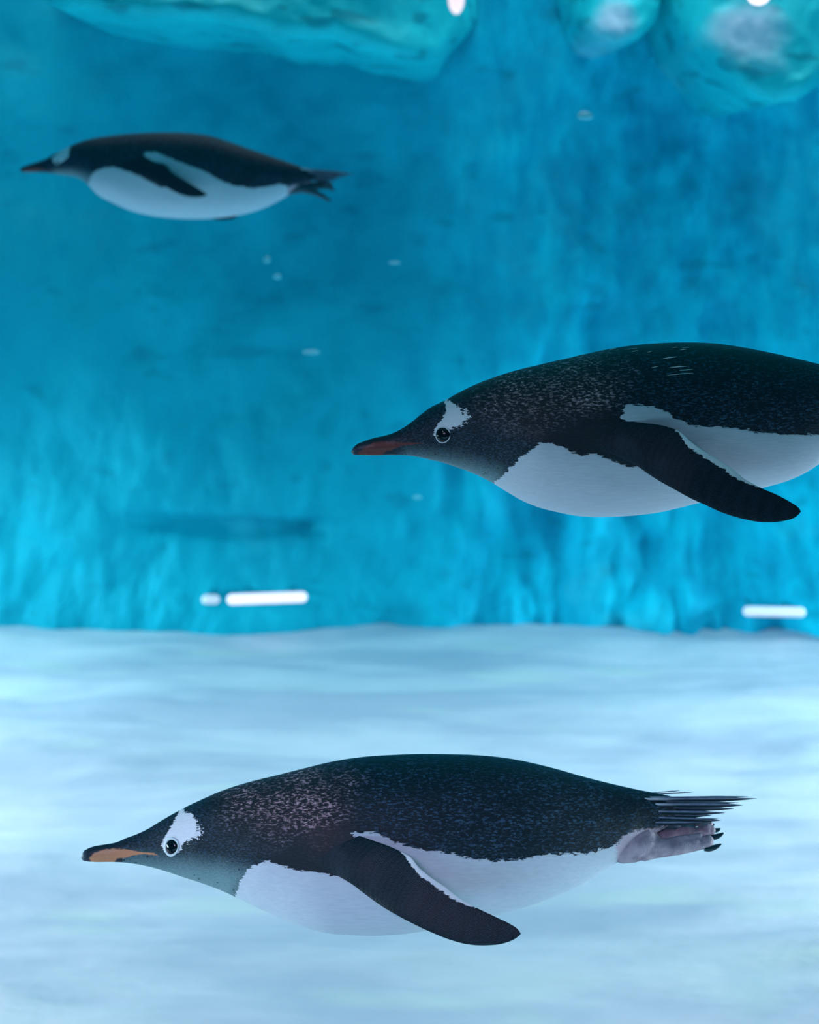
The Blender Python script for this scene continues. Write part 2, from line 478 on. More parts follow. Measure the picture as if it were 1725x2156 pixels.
class Penguin:
    def __init__(s, name, label, depth, centre, k, top, bottom, seam, wr):
        """depth: distance of the body's middle plane; centre: picture column/row; k: size against the near ones"""
        s.k = k
        s.C = at(centre[0], centre[1], depth)
        e = math.atan2(-s.C.z, s.C.y)
        s.n = Vector((0, math.cos(e), -math.sin(e)))
        s.up = Vector((0, math.sin(e), math.cos(e)))
        s.u = k * s.C.dot(s.n) / F / math.cos(0) * math.cos(e)   # metres per unit (a near pixel)
        s.root = bpy.data.objects.new(name, None)
        s.root.empty_display_size = 0.1
        s.root.location = s.C
        s.root.rotation_euler = (-e, 0, 0)
        COL.objects.link(s.root)
        s.root['label'] = label; s.root['category'] = 'penguin'; s.root['group'] = 'gentoo penguins swimming left'
        T = [s.loc(x, y, 0) for x, y in top]; B = [s.loc(x, y, 0) for x, y in bottom]
        s.tx = [p.x for p in T]; s.tz = [p.z for p in T]
        s.bx = [p.x for p in B]; s.bz = [p.z for p in B]
        s.seam = s.loc(seam, centre[1], 0).x
        s.x0, s.x1 = min(s.tx[0], s.bx[0]), min(s.tx[-1], s.bx[-1])
        s.wr = [(s.loc(x, centre[1], 0).x, w) for x, w in wr]

    def loc(s, px, py, t):
        """picture position on the plane t metres nearer than the body's middle -> local coordinates"""
        d = Vector(((px - CX) / F, 1, -(py - YH) / F))
        q = d * ((s.C.dot(s.n) - t) / d.dot(s.n)) - s.C
        return Vector((q.x, -t, q.dot(s.up)))

    def proj(s, P):
        P = np.asarray(P)
        Y = s.C.y + P[:, 1] * s.n.y + P[:, 2] * s.up.y
        Z = s.C.z + P[:, 1] * s.n.z + P[:, 2] * s.up.z
        X = s.C.x + P[:, 0]
        return np.stack([CX + X / Y * F, YH - Z / Y * F], 1)

    def section(s, x):
        zt = smooth_interp(np.array([x]), s.tx, s.tz)[0]; zb = smooth_interp(np.array([x]), s.bx, s.bz)[0]
        h = max((zt - zb) / 2, 1e-5); zc = (zt + zb) / 2
        w = h * float(np.interp(x, [a for a, _ in s.wr], [b for _, b in s.wr]))
        return zc, h, w

    def tsurf(s, px, py):
        t = 0.0
        for _ in range(12):
            q = s.loc(px, py, t)
            zc, h, w = s.section(min(max(q.x, s.x0), s.x1))
            r = min(abs((q.z - zc) / h), 1.0)
            t = 0.5 * t + 0.5 * w * (1 - r ** 2.15) ** (1 / 2.15)
        return t

    def loft(s, name, xa, xb, shrink, mat, polys, rough=0.0, nring=300, nseg=128):
        vs = []
        for i in range(nring):
            u = i / (nring - 1)
            x = xa + (xb - xa) * (0.5 - 0.5 * math.cos(math.pi * u)) if name == 'body' else xa + (xb - xa) * u ** 1.5
            zc, h, w = s.section(x)
            g = shrink(x)
            for j in range(nseg):
                a = 2 * math.pi * j / nseg
                ca, sa = math.cos(a), math.sin(a)
                yy = w * g * math.copysign(abs(ca) ** (2 / 2.15), ca)
                zz = zc + h * g * math.copysign(abs(sa) ** (2 / 2.15), sa)
                vs.append((x, yy, zz))
        P = np.array(vs)
        if rough:
            for q in range(len(P)):
                f = fbm(P[q, 0] * 14, P[q, 1] * 14, P[q, 2] * 22, 3) * rough
                P[q, 1] *= 1 + f; P[q, 2] += f * 0.004
        fs = grid_faces(nring, nseg, True)
        n = len(vs)
        fs.append(tuple(range(nseg))); fs.append(tuple(n - nseg + j for j in range(nseg))[::-1])
        near = P.copy(); near[:, 1] = -np.abs(near[:, 1])
        Q = s.proj(near)
        attrs = {k: sdf(p, Q) / s.k for k, p in polys.items()}
        attrs['dusky'] = np.full(len(P), s.dusky)
        attrs['tip'] = (Q[:, 0] - s.proj([(s.x0, 0, 0)])[0, 0]) / s.k
        return mesh_ob(name, P, [f[::-1] for f in fs], mat, s.root, attrs=attrs)

    dusky = 0.0

    def body(s, polys):
        fe = 10 * s.u
        def beak_s(x): return 1.0 if x < s.seam else max(0.75, 1 - 0.12 * (x - s.seam) / fe)
        def body_s(x): return 1.0 if x > s.seam else max(0.8, 1 - 0.10 * (s.seam - x) / fe)
        o = s.loft('body', s.seam - 14 * s.u, s.x1, body_s, M_PLUME, polys, rough=0.02)
        s.loft('beak', s.x0, s.seam + 8 * s.u, beak_s, M_BEAK, polys, nring=70, nseg=64)
        return o

    def sphere(s, name, px, py, t, r, mat, parent=None, scale=(1, 1, 1)):
        bm = bmesh.new()
        bmesh.ops.create_uvsphere(bm, u_segments=32, v_segments=20, radius=1)
        c = s.loc(px, py, t)
        bm.transform(Matrix.Translation(c) @ Matrix.Diagonal((r * scale[0], r * scale[1], r * scale[2], 1)))
        for f in bm.faces: f.smooth = True
        me = bpy.data.meshes.new(name); bm.to_mesh(me); bm.free(); me.materials.append(mat)
        o = bpy.data.objects.new(name, me); COL.objects.link(o); o.parent = parent or s.root
        return o

    def eye(s, px, py, r, ring):
        """black eyeball with a pale ring, on both sides of the head"""
        t = s.tsurf(px, py)
        R = r * s.u
        n = Vector((0, -1, 0))
        c = s.loc(px, py, t)
        dz = s.tsurf(px, py - 12 * s.k) - s.tsurf(px, py + 12 * s.k)
        dx = s.tsurf(px + 12 * s.k, py) - s.tsurf(px - 12 * s.k, py)
        n = Vector((-dx / (24 * s.u), -1, -dz / (24 * s.u))).normalized()
        for side in (1, -1):
            nn = Vector((n.x, n.y * side, n.z)); cc = Vector((c.x, c.y * side, c.z))
            rot = nn.to_track_quat('Z', 'Y').to_matrix().to_4x4()
            bm = bmesh.new()
            bmesh.ops.create_uvsphere(bm, u_segments=40, v_segments=24, radius=1)
            bm.transform(Matrix.Translation(cc - nn * R * 0.12) @ rot @ Matrix.Diagonal((R * 1.04, R * 1.04, R * 0.5, 1)))
            for f in bm.faces: f.smooth = True
            me = bpy.data.meshes.new('eye'); bm.to_mesh(me); bm.free(); me.materials.append(M_EYE)
            o = bpy.data.objects.new('eye', me); COL.objects.link(o); o.parent = s.root
            vs = []
            RR, rr = R + ring * s.u * 0.5, ring * s.u * 0.62
            for i in range(56):
                a = 2 * math.pi * i / 56
                wob = 1 + 0.03 * math.sin(3 * a + 1)
                for j in range(10):
                    b = 2 * math.pi * j / 10
                    vs.append(Matrix.Translation(cc) @ rot @ Vector(((RR * wob + rr * math.cos(b)) * math.cos(a), (RR * wob + rr * math.cos(b)) * math.sin(a), rr * math.sin(b) * 0.45)))
            n0 = len(vs)
            fs = [(i * 10 + j, ((i + 1) % 56) * 10 + j, ((i + 1) % 56) * 10 + (j + 1) % 10, i * 10 + (j + 1) % 10) for i in range(56) for j in range(10)]
            r_ = mesh_ob('eye_ring', vs, fs, M_RING, o)
            r_['label'] = 'thin pale ring around the eye'

    def flipper(s, lead, trail, t_root, t_tip, rim=(0.3, 0.8, 9), far_shift=None, thick=11):
        def resample(pts, n, cyc=False):
            P = np.array(pts, float)
            L = np.r_[0, np.cumsum(np.hypot(*np.diff(P, axis=0).T))]; L /= L[-1]
            u = np.linspace(0, 1, n)
            return np.stack([smooth_interp(u, L, P[:, 0]), smooth_interp(u, L, P[:, 1])], 1)
        nu, nv = 90, 28
        Lp, Tp = resample(lead, nu), resample(trail, nu)
        for side in ((1,) if far_shift is None else (1, -1)):
            vs, rimv = [], []
            for i in range(nu):
                u = i / (nu - 1)
                wpx = math.hypot(*(Lp[i] - Tp[i]))
                th = s.u * (thick * (1 - u) + 3.5) * min(1, math.sqrt(max(1e-4, (1 - u) * 6)))
                tt = t_root + (t_tip - t_root) * (u ** 0.8)
                b = min(1, max(0, (u - 0.02) / 0.48)); b = b * b * (3 - 2 * b)
                ts = [s.tsurf(*(Lp[i] * (1 - w_) + Tp[i] * w_)) for w_ in (0, .25, .5, .75, 1)] if u < 0.75 else None
                for f in range(2 * nv - 2):
                    if f < nv: v, sg = f / (nv - 1), 1
                    else: v, sg = (2 * nv - 2 - f) / (nv - 1), -1
                    vv = 0.5 - 0.5 * math.cos(math.pi * v)
                    q = Lp[i] * (1 - vv) + Tp[i] * vv
                    prof = math.sqrt(max(0, 1 - (2 * vv - 1) ** 2)) * (1.15 - 0.45 * vv)
                    tq = tt
                    if ts:
                        sf = float(np.interp(vv, (0, .25, .5, .75, 1), ts))
                        tq = (1 - b) * (sf - 0.006 + 0.009 * min(1, u / 0.2)) + b * max(tt, sf + 0.005)
                    if side == -1 or t_root < 0: tq = tt
                    p = s.loc(q[0], q[1], tq + sg * th * 0.5 * prof)
                    vs.append(p)
                    dd = (1 - vv) * wpx / s.k
                    env = min(1, max(0, (u - rim[0]) * 12)) * min(1, max(0, (rim[1] - u) * 7))
                    rimv.append(rim[2] * env - dd - (0 if env > 0 else 20))
            nn = 2 * nv - 2
            if side == -1:
                dx, dz, rot = far_shift
                c = vs[0]
                R = Matrix.Rotation(math.radians(rot), 3, 'Y')
                vs = [Vector((v.x, -v.y, v.z)) for v in vs]
                c = sum(vs[:nn], Vector()) / nn
                vs = [R @ (v - c) + c + Vector((dx * s.u, 0, dz * s.u)) for v in vs]
            fs = grid_faces(nu, nn, True)
            fs.append(tuple(range(nn))[::-1]); fs.append(tuple((nu - 1) * nn + j for j in range(nn)))
            if side == 1: fs = [f[::-1] for f in fs]
            mesh_ob('flipper', vs, fs, M_FLIP, s.root, attrs={'rim': rimv})

    def quill(s, a, b, ta, tb, w, sag=0.0, mat=None):
        """one stiff tail feather from a to b"""
        nu, nv = 26, 12
        A, B = s.loc(a[0], a[1], ta), s.loc(b[0], b[1], tb)
        vs, sh, al = [], [], []
        for i in range(nu):
            u = i / (nu - 1)
            c = A.lerp(B, u) + Vector((0, 0, sag * s.u * 4 * u * (1 - u)))
            ww = w * s.u * (0.75 + 0.5 * u) * min(1, (1 - u) * 3.2 + 0.02) ** 0.8
            for j in range(nv):
                t = 2 * math.pi * j / nv
                vs.append(c + Vector((0, -0.5 * ww * math.cos(t) - 0.2 * ww * math.sin(t), ww * 0.5 * math.sin(t))))
                sh.append(1 - abs(math.atan2(math.sin(t - 0.7), math.cos(t - 0.7))) / 1.9)
                al.append(u)
        fs = grid_faces(nu, nv, True)
        fs.append(tuple(range(nv))); fs.append(tuple((nu - 1) * nv + j for j in range(nv))[::-1])
        return mesh_ob('tail_feather', vs, fs, mat or M_QUILL, s.root, attrs={'shaft': sh, 'along': al})

    def blob(s, name, chains, mat, parent=None, voxel=2.2):
        """fleshy shape: chains of (col, row, depth offset, radius) in near pixels, melted together"""
        bm = bmesh.new()
        for ch in chains:
            for q in range(max(1, len(ch) - 1)):
                a = ch[q]; b = ch[min(q + 1, len(ch) - 1)]
                n = max(2, int(math.hypot(b[0] - a[0], b[1] - a[1]) / s.k / 4))
                for i in range(n):
                    f = i / (n - 1)
                    px, py, t, r = [a[z] * (1 - f) + b[z] * f for z in range(4)]
                    bmesh.ops.create_icosphere(bm, subdivisions=2, radius=r * s.u, matrix=Matrix.Translation(s.loc(px, py, t * s.u)))
        me = bpy.data.meshes.new(name); bm.to_mesh(me); bm.free()
        o = bpy.data.objects.new(name, me); COL.objects.link(o)
        rm = o.modifiers.new('melt', 'REMESH'); rm.mode = 'VOXEL'; rm.voxel_size = voxel * s.u
        sm = o.modifiers.new('soft', 'SMOOTH'); sm.factor = 0.5; sm.iterations = 3
        dg = bpy.context.evaluated_depsgraph_get()
        m2 = bpy.data.meshes.new_from_object(o.evaluated_get(dg))
        o.modifiers.clear(); o.data = m2; m2.name = name
        bpy.data.meshes.remove(me)
        m2.polygons.foreach_set('use_smooth', [True] * len(m2.polygons))
        m2.materials.clear(); m2.materials.append(mat)
        o.parent = parent or s.root
        return o

    def claw(s, a, b, t, r, parent):
        nu, nv = 12, 10
        A, B = s.loc(a[0], a[1], t * s.u), s.loc(b[0], b[1], t * s.u)
        vs = []
        for i in range(nu):
            u = i / (nu - 1)
            c = A.lerp(B, u) + Vector((0, 0, -r * s.u * 0.9 * 4 * u * (1 - u) * 0.5))
            ww = r * s.u * math.sqrt(max(0.002, 1 - u ** 2.2)) * (0.75 + 0.25 * math.sin(min(1, u * 2) * math.pi / 2))
            for j in range(nv):
                q = 2 * math.pi * j / nv
                vs.append(c + Vector((0, -ww * 0.8 * math.cos(q), ww * math.sin(q))))
        fs = grid_faces(nu, nv, True) + [tuple(range(nv)), tuple((nu - 1) * nv + j for j in range(nv))[::-1]]
        return mesh_ob('claw', vs, fs, M_CLAW, parent)


def tp(poly, dx=0, dy=0, k=1.0, ox=0, oy=0):
    return [((x - ox) * k + ox + dx, (y - oy) * k + oy + dy) for x, y in poly]


def near_penguin():
    top = [(171, 1806), (174, 1797), (183, 1788), (196, 1782.5), (214, 1779), (246, 1773), (266, 1764.5), (289, 1756), (312, 1745), (335, 1731), (356, 1718.5), (376, 1707.5), (396, 1697), (428, 1682), (460, 1668), (498, 1654.5), (535, 1644), (585, 1632), (640, 1618), (680, 1608), (720, 1600), (759, 1594.5), (839, 1589), (935, 1588), (1030, 1592), (1078, 1598), (1114, 1605), (1164, 1617), (1227, 1635), (1291, 1651), (1355, 1665), (1387, 1671), (1420, 1679), (1436, 1686), (1444, 1697)]
    bot = [(171, 1807), (174, 1811), (183, 1813.5), (196, 1814.8), (237, 1815), (266, 1816.5), (301, 1822), (341, 1832), (382, 1845.5), (428, 1860.5), (463, 1873.5), (495, 1888), (535, 1908), (585, 1930), (620, 1945), (650, 1955), (680, 1963), (743, 1969), (791, 1970), (855, 1966), (896, 1960), (960, 1949), (1043, 1928), (1100, 1912), (1148, 1896), (1205, 1872), (1243, 1852), (1269, 1836), (1300, 1816), (1325, 1797), (1350, 1776), (1380, 1755), (1405, 1740), (1425, 1728), (1438, 1714), (1444, 1699)]
    P = Penguin('penguin', 'lowest penguin, whole and sharp, with orange bill over the pale floor', 1.6, (800, 1780), 1.0, top, bot, 262,
                [(171, .8), (260, .62), (340, .72), (420, .86), (560, .92), (800, .92), (1100, .92), (1300, .9), (1444, 1.0)])
    shoulder = [(560, 1812), (630, 1768), (690, 1738), (735, 1738), (775, 1765), (720, 1850), (600, 1835)]
    belly = [(494, 1900), (496, 1884), (505, 1858), (515, 1838), (533, 1823), (556, 1814), (578, 1817), (602, 1825), (628, 1832), (660, 1836), (700, 1843), (760, 1850), (790, 1800), (748, 1766), (738, 1753), (765, 1751), (791, 1755), (823, 1770), (861, 1783), (903, 1791), (951, 1797), (983, 1806), (1037, 1812), (1094, 1809), (1148, 1801), (1196, 1798), (1237, 1797), (1278, 1786), (1298, 1780), (1307, 1768), (1333, 1752), (1375, 1748), (1460, 1800), (1400, 2050), (494, 2050)]
    brow = [(381, 1690), (377.4, 1709), (366, 1730), (359, 1742.6), (350.7, 1756.5), (343, 1771), (340, 1780), (345, 1791), (354, 1800), (363, 1802), (375, 1797), (382, 1787), (381, 1780), (391, 1770), (410, 1761), (415, 1745), (414, 1730), (407, 1720), (402, 1711), (391, 1711), (386, 1703), (387, 1690)]
    speck = [(405, 1722), (420, 1728), (432, 1745), (432, 1768), (410, 1772), (392, 1780), (388, 1768)]
    orange = [(187, 1808), (195, 1797), (217, 1788.7), (238, 1786), (261, 1787), (285, 1792.5), (311, 1795), (325, 1796), (335.6, 1802.6), (322, 1800), (299, 1798), (282, 1800), (264, 1806), (247, 1809.6), (236, 1818), (195, 1818)]
    chin = [(250, 1815), (290, 1806), (350, 1815), (410, 1818), (470, 1826), (515, 1838), (505, 1860), (494, 1900), (250, 1850)]
    nape_glint = [(450, 1672), (560, 1642), (640, 1622), (720, 1650), (720, 1740), (690, 1790), (620, 1750), (560, 1760), (500, 1720)]
    sleek = [(170, 1700), (300, 1700), (390, 1680), (440, 1690), (470, 1750), (560, 1780), (660, 1810), (520, 1850), (300, 1850), (170, 1830)]
    skin = [(1298, 1782), (1310, 1765), (1335, 1750), (1450, 1738), (1450, 1850), (1302, 1830)]
    P.body(dict(shoulder=shoulder, belly=belly, brow=brow, speck=speck, orange=orange, chin=chin, nape_glint=nape_glint, sleek=sleek, skin=skin))
    P.eye(361.5, 1783, 14.0, 4.2)
    lead = [(640, 1806), (662, 1822), (696, 1836), (715, 1846), (740, 1861), (772, 1885), (804, 1908), (836, 1927), (868, 1944), (906, 1962), (944, 1977.5), (983, 1988), (1024, 1990.5), (1062, 1986), (1086, 1976), (1096, 1968)]
    trail = [(716, 1742), (748, 1756), (778, 1767), (815, 1780), (842, 1792), (865, 1805), (881, 1825), (903, 1844), (935, 1866), (967, 1891), (999, 1909), (1043, 1930), (1072, 1944), (1088, 1954), (1095, 1962), (1097, 1966)]
    P.flipper(lead, trail, 0.092, 0.135, (0.30, 0.76, 11), far_shift=(-40, 70, -14))
    tips = [((1385, 1679), (1576, 1677), 5), ((1386, 1683), (1594, 1681.5), 8), ((1388, 1688), (1557, 1690), 6), ((1388, 1694), (1566, 1695), 9), ((1384, 1701), (1546, 1702.5), 8), ((1378, 1708), (1527, 1711.5), 8), ((1376, 1713), (1500, 1716), 7), ((1368, 1718), (1513, 1724), 7), ((1356, 1722), (1519, 1727), 8), ((1348, 1729), (1480, 1731), 7), ((1365, 1727), (1470, 1728), 7)]
    for i, (a, b, w) in enumerate(tips):
        P.quill((a[0] - 26 - 7 * (i % 3), a[1]), b, 0.015 - 0.0006 * i + 0.003 * (i % 2), 0.026 if i % 2 else 0.010, w, sag=-3 if i > 5 else -1.0)
    for i, b in enumerate(((1480, 1731), (1474, 1737), (1462, 1743))):
        P.quill((1345, 1730 + 5 * i), b, -0.012, -0.02, 13)
    P.quill((1380, 1672), (1458, 1668.5), 0.0, 0.0, 2.5)
    P.quill((1375, 1669), (1433, 1664.5), 0.0, 0.0, 2.0)
    f = P.blob('foot', [[(1310, 1786, 18, 30), (1335, 1784, 24, 30), (1356, 1776, 28, 27), (1362, 1764, 28, 20)],
                        [(1356, 1788, 26, 24), (1380, 1786, 28, 20), (1430, 1782, 30, 17), (1470, 1776, 30, 14), (1490, 1774, 32, 11)],
                        [(1386, 1778, 34, 8), (1430, 1767, 36, 8), (1474, 1760, 34, 6.5)],
                        [(1388, 1772, 12, 9), (1375, 1762, 18, 12)],
                        [(1492, 1770, 36, 12)], [(1468, 1771, 42, 5.5)], [(1474, 1760, 38, 6.5)],
                        [(1440, 1787, 32, 9), (1484, 1780, 32, 7)]], M_FOOT)
    P.claw((1483, 1787), (1520, 1777), 34, 6.5, f)
    g = P.blob('foot', [[(1330, 1765, -30, 24), (1380, 1760, -20, 14), (1402, 1758, -6, 12), (1418, 1757, -4, 11)],
                        [(1434, 1753, 2, 12), (1448, 1750, 4, 13), (1458, 1750, 4, 12)],
                        [(1418, 1757, -4, 9), (1436, 1754, 0, 9)],
                        [(1473, 1746, 8, 6)], [(1489, 1746, 10, 12), (1498, 1748, 10, 10)],
                        [(1458, 1750, -4, 8), (1490, 1748, 0, 8)],
                        [(1440, 1765, -8, 8), (1494, 1760, -4, 7)],
                        [(1440, 1738, -18, 7), (1466, 1734, -14, 7), (1496, 1735, -12, 6.5)]], M_FOOT)
    P.claw((1500, 1747), (1518, 1744.5), 8, 5, g)
    P.claw((1494, 1763), (1525, 1753.5), 6, 6.5, g)
    P.claw((1492, 1737), (1505, 1735), -12, 5, g)


def right_penguin():
    top = [(739.5, 951), (743, 944), (751, 936), (764, 930), (784, 923), (818, 915), (844, 904), (865, 890), (885, 874), (905, 859), (934, 844.5), (969, 825), (998, 811), (1039, 795), (1082, 781), (1140, 767), (1200, 753), (1267, 738), (1334, 727), (1401, 722), (1450, 721), (1510, 724), (1565, 732), (1626, 744), (1675, 755), (1725, 767), (1790, 785), (1850, 801), (1920, 818), (1960, 828), (1985, 836), (2001, 846)]
    bot = [(739.5, 952), (743, 956), (751, 957.5), (764, 958), (792, 958.6), (827, 957.5), (859, 959), (894, 965), (929, 973), (969, 986), (1004, 1000), (1036, 1016), (1062, 1032), (1094, 1051), (1131, 1067), (1169, 1077), (1210, 1085), (1250, 1088.6), (1306, 1087), (1382, 1079), (1468, 1059), (1540, 1043), (1608, 1026), (1656, 1012), (1699, 992), (1725, 975), (1780, 950), (1830, 925), (1880, 903), (1930, 885), (1970, 872), (1992, 862), (2001, 850)]
    P = Penguin('penguin', 'middle penguin with dusky bill, cut off by the right edge of the photo', 1.6, (1370, 905), 1.0, top, bot, 832,
                [(739, .8), (830, .62), (910, .72), (990, .86), (1130, .92), (1400, .92), (1700, .92), (1900, .9), (2001, 1.0)])
    P.dusky = 1.0
    shoulder = [(1130, 930), (1200, 900), (1270, 862), (1330, 875), (1330, 960), (1210, 955)]
    belly = [(1040, 1030), (1042, 1014), (1053, 1007), (1079, 981), (1097, 964), (1120, 946), (1132, 936), (1155, 932), (1184, 941), (1205, 952), (1224, 957), (1250, 954), (1290, 970), (1330, 985), (1400, 960), (1380, 900), (1322, 886), (1306, 883), (1316, 866), (1312, 854), (1337, 851), (1383, 857), (1407, 870), (1431, 885), (1468, 898), (1504, 898), (1550, 902), (1596, 910), (1656, 915), (1725, 915), (1800, 912), (1850, 902), (1880, 888), (2010, 900), (2000, 1200), (1040, 1200)]
    brow = [(938, 825), (937, 845), (940, 865), (933, 880), (920, 896), (914, 908), (913, 916), (920, 922), (936, 904), (949, 902), (969, 894), (976, 880), (969, 860), (953, 849), (945, 842), (945, 825)]
    speck = [(955, 850), (985, 855), (1000, 872), (992, 892), (972, 904), (950, 906)]
    orange = [(752, 953), (770, 941), (786, 931), (812, 928), (835, 930), (852, 932), (880, 932), (900, 936), (880, 935), (850, 938), (836, 944), (815, 951), (800, 962), (760, 962)]
    chin = [(850, 975), (862, 958), (900, 962), (960, 972), (1010, 984), (1045, 996), (1050, 1010), (1040, 1030), (850, 1010)]
    nape_glint = [(985, 822), (1060, 790), (1150, 765), (1260, 745), (1300, 800), (1270, 850), (1190, 870), (1130, 900), (1080, 880), (1020, 850)]
    sleek = [(739, 830), (860, 850), (935, 830), (990, 840), (1030, 880), (1120, 900), (1240, 930), (1080, 1000), (860, 980), (739, 970)]
    skin = [(1850, 900), (1870, 885), (2010, 880), (2010, 990), (1852, 960)]
    P.body(dict(shoulder=shoulder, belly=belly, brow=brow, speck=speck, orange=orange, chin=chin, nape_glint=nape_glint, sleek=sleek, skin=skin))
    P.eye(932.5, 915.5, 15.0, 2.0)
    lead = [(1228, 930), (1252, 946), (1288, 956), (1316, 968), (1340, 980), (1364, 997), (1389, 1013), (1425, 1033), (1456, 1050), (1483, 1062), (1523, 1080), (1565, 1092.6), (1608, 1100), (1650, 1097), (1677, 1088), (1685, 1080)]
    trail = [(1290, 862), (1322, 884), (1350, 890), (1380, 893), (1407, 899), (1434, 910), (1453, 928), (1474, 943.5), (1504, 962), (1535, 981.5), (1565, 1006), (1596, 1024), (1641, 1044), (1668, 1059), (1683, 1070), (1687, 1077)]
    P.flipper(lead, trail, 0.090, 0.135, (0.30, 0.78, 12), far_shift=(-40, 70, -14))
    for i in range(9):
        P.quill((1950, 838 + i * 4.5), (2120 - abs(i - 2) * 12, 842 + i * 5.5), 0.02, 0.015 if i % 2 else -0.005, 8)
    f = P.blob('foot', [[(1868, 915, 18, 24), (1900, 910, 24, 24), (1925, 905, 28, 20)], [(1925, 908, 28, 18), (1990, 900, 30, 15), (2050, 892, 32, 11)]], M_FOOT)
    P.claw((2044, 898), (2078, 890), 34, 6, f)
    g = P.blob('foot', [[(1868, 905, -26, 22), (1925, 895, -20, 16), (2040, 880, -10, 12)]], M_FOOT)
    P.claw((2036, 884), (2068, 876), -10, 6, g)
    # specular glints on the wet back, modelled as silvery streaks
    rnd = random.Random(4)
    for (a, b, w) in [((1398, 791), (1462, 785), 2.2), ((1430, 780), (1460, 778), 2.4), ((1410, 774), (1447, 771), 2.4), ((1396, 755), (1426, 751), 2.2), ((1436, 733), (1452, 731), 2.6), ((1416, 732), (1428, 731), 2.0),
                      ((1432, 737), (1448, 735), 2.2), ((1364, 742), (1374, 739), 2.2), ((1330, 741), (1344, 738), 2.2), ((1268, 738.5), (1276, 736), 2.6), ((1283, 737), (1298, 733.5), 2.2), ((1371, 775), (1388, 771), 1.8), ((1318, 736), (1344, 733), 1.6)]:
        m = ((a[0] + b[0]) / 2, (a[1] + b[1]) / 2)
        t = P.tsurf(*m)
        A, B = P.loc(a[0], a[1], P.tsurf(*a) + .0004), P.loc(b[0], b[1], P.tsurf(*b) + .0004)
        vs = []
        for i in range(9):
            u = i / 8; c = A.lerp(B, u); ww = w * 0.5 * P.u * (math.sin(math.pi * (0.06 + 0.88 * u)))
            vs += [c + Vector((0, -ww * math.cos(q * math.pi / 4), ww * math.sin(q * math.pi / 4))) for q in range(8)]
        mesh_ob('glint_streak', vs, grid_faces(9, 8, True), M_GLINT, P.root)


def far_penguin():
    top = [(41, 357.5), (44, 354), (52, 350), (60, 347), (75, 342), (93, 336), (116, 324), (139, 314), (158, 303.5), (185, 294), (232, 286), (288, 280.5), (334, 278.5), (399, 280), (445, 286.5), (487, 300), (533, 316), (575, 330.5), (603, 340), (635, 352), (655, 360), (668, 366)]
    bot = [(41, 358.5), (44, 361), (52, 362), (60, 362.5), (75, 363), (93, 363.5), (120, 366.5), (145, 370), (165, 374), (185, 387), (204, 407), (241, 428), (278, 444), (325, 455), (380, 460.5), (427, 461), (473, 457.5), (519, 449.5), (556, 438), (589, 422), (607, 411), (630, 397), (648, 385), (662, 376), (668, 369)]
    P = Penguin('penguin', 'small blurred penguin far back at the upper left, teal tinted', 3.2, (370, 370), 0.5, top, bot, 84,
                [(41, .8), (84, .7), (125, .85), (170, .95), (300, .95), (500, .95), (668, .9)])
    P.dusky = 1.0
    shoulder = [(250, 350), (300, 330), (340, 345), (330, 385), (270, 365)]
    belly = [(190, 425), (186, 385), (194, 366), (206, 357), (224, 352), (243, 353), (278, 363), (305, 376), (340, 395), (375, 390), (350, 350), (320, 338), (302, 326), (308, 320), (326, 319), (354, 331), (394, 347), (427, 359), (464, 380), (492, 391), (533, 396), (566, 392), (590, 387), (606, 392), (612, 420), (600, 520), (190, 520)]
    brow = [(134, 304), (129, 318), (119, 325), (110, 333), (113, 344), (125, 343), (136, 338), (144, 328), (147, 312), (145, 302)]
    speck = [(140, 320), (145, 322), (146, 330), (140, 332)]
    orange = [(48, 359), (56, 354), (70, 352), (84, 353), (96, 357), (80, 360), (66, 364), (50, 364)]
    chin = [(110, 380), (120, 362), (150, 362), (190, 372), (188, 400), (150, 395)]
    nape_glint = [(10, 10), (11, 10), (11, 11)]
    sleek = [(41, 270), (160, 300), (180, 370), (41, 370)]
    skin = [(604, 400), (612, 392), (700, 372), (700, 440), (606, 430)]
    P.body(dict(shoulder=shoulder, belly=belly, brow=brow, speck=speck, orange=orange, chin=chin, nape_glint=nape_glint, sleek=sleek, skin=skin))
    P.eye(120, 342, 6.5, 3.0)
    lead = [(255, 352), (270, 360), (301, 370), (334, 385), (350, 394), (362, 401), (376, 408), (390, 412.5), (404, 415), (417, 415), (430, 413), (435, 411)]
    trail = [(306, 330), (324, 343), (336, 344), (346, 346), (357, 355), (366, 364), (382, 374), (399, 385), (413, 394), (427, 403), (433, 407), (436, 410)]
    P.flipper(lead, trail, 0.088, 0.12, (0.3, 0.8, 1), far_shift=None, thick=14)
    # the far-side flipper: only its tip shows below the belly
    P.flipper([(330, 400), (380, 430), (430, 456), (462, 464), (492, 462)], [(350, 380), (400, 415), (450, 440), (485, 450), (501, 455)], -0.06, -0.11, (2, 3, 1), thick=14)
    for i, (a, b) in enumerate([((628, 356), (746, 367)), ((630, 361), (735, 370)), ((630, 366), (722, 374)), ((632, 370), (712, 378)), ((634, 374), (704, 384)), ((630, 358), (728, 366)), ((632, 364), (716, 370))]):
        P.quill(a, b, 0.01 - 0.004 * i, 0.012 - 0.004 * i, 12, mat=M_QUILL)
    f = P.blob('foot', [[(610, 400, 14, 20), (636, 396, 20, 20), (660, 404, 24, 13), (684, 415, 26, 9)], [(650, 395, 20, 13), (680, 394, 22, 9), (698, 395, 22, 7)]], M_FOOT_SHADED)
    P.claw((682, 416), (698, 421), 26, 8, f)
    P.claw((694, 396), (706, 399), 22, 7, f)
    g = P.blob('foot', [[(612, 394, -20, 18), (650, 390, -20, 14), (690, 386, -16, 8)]], M_FOOT_SHADED)
    P.claw((688, 387), (702, 388), -16, 7, g)


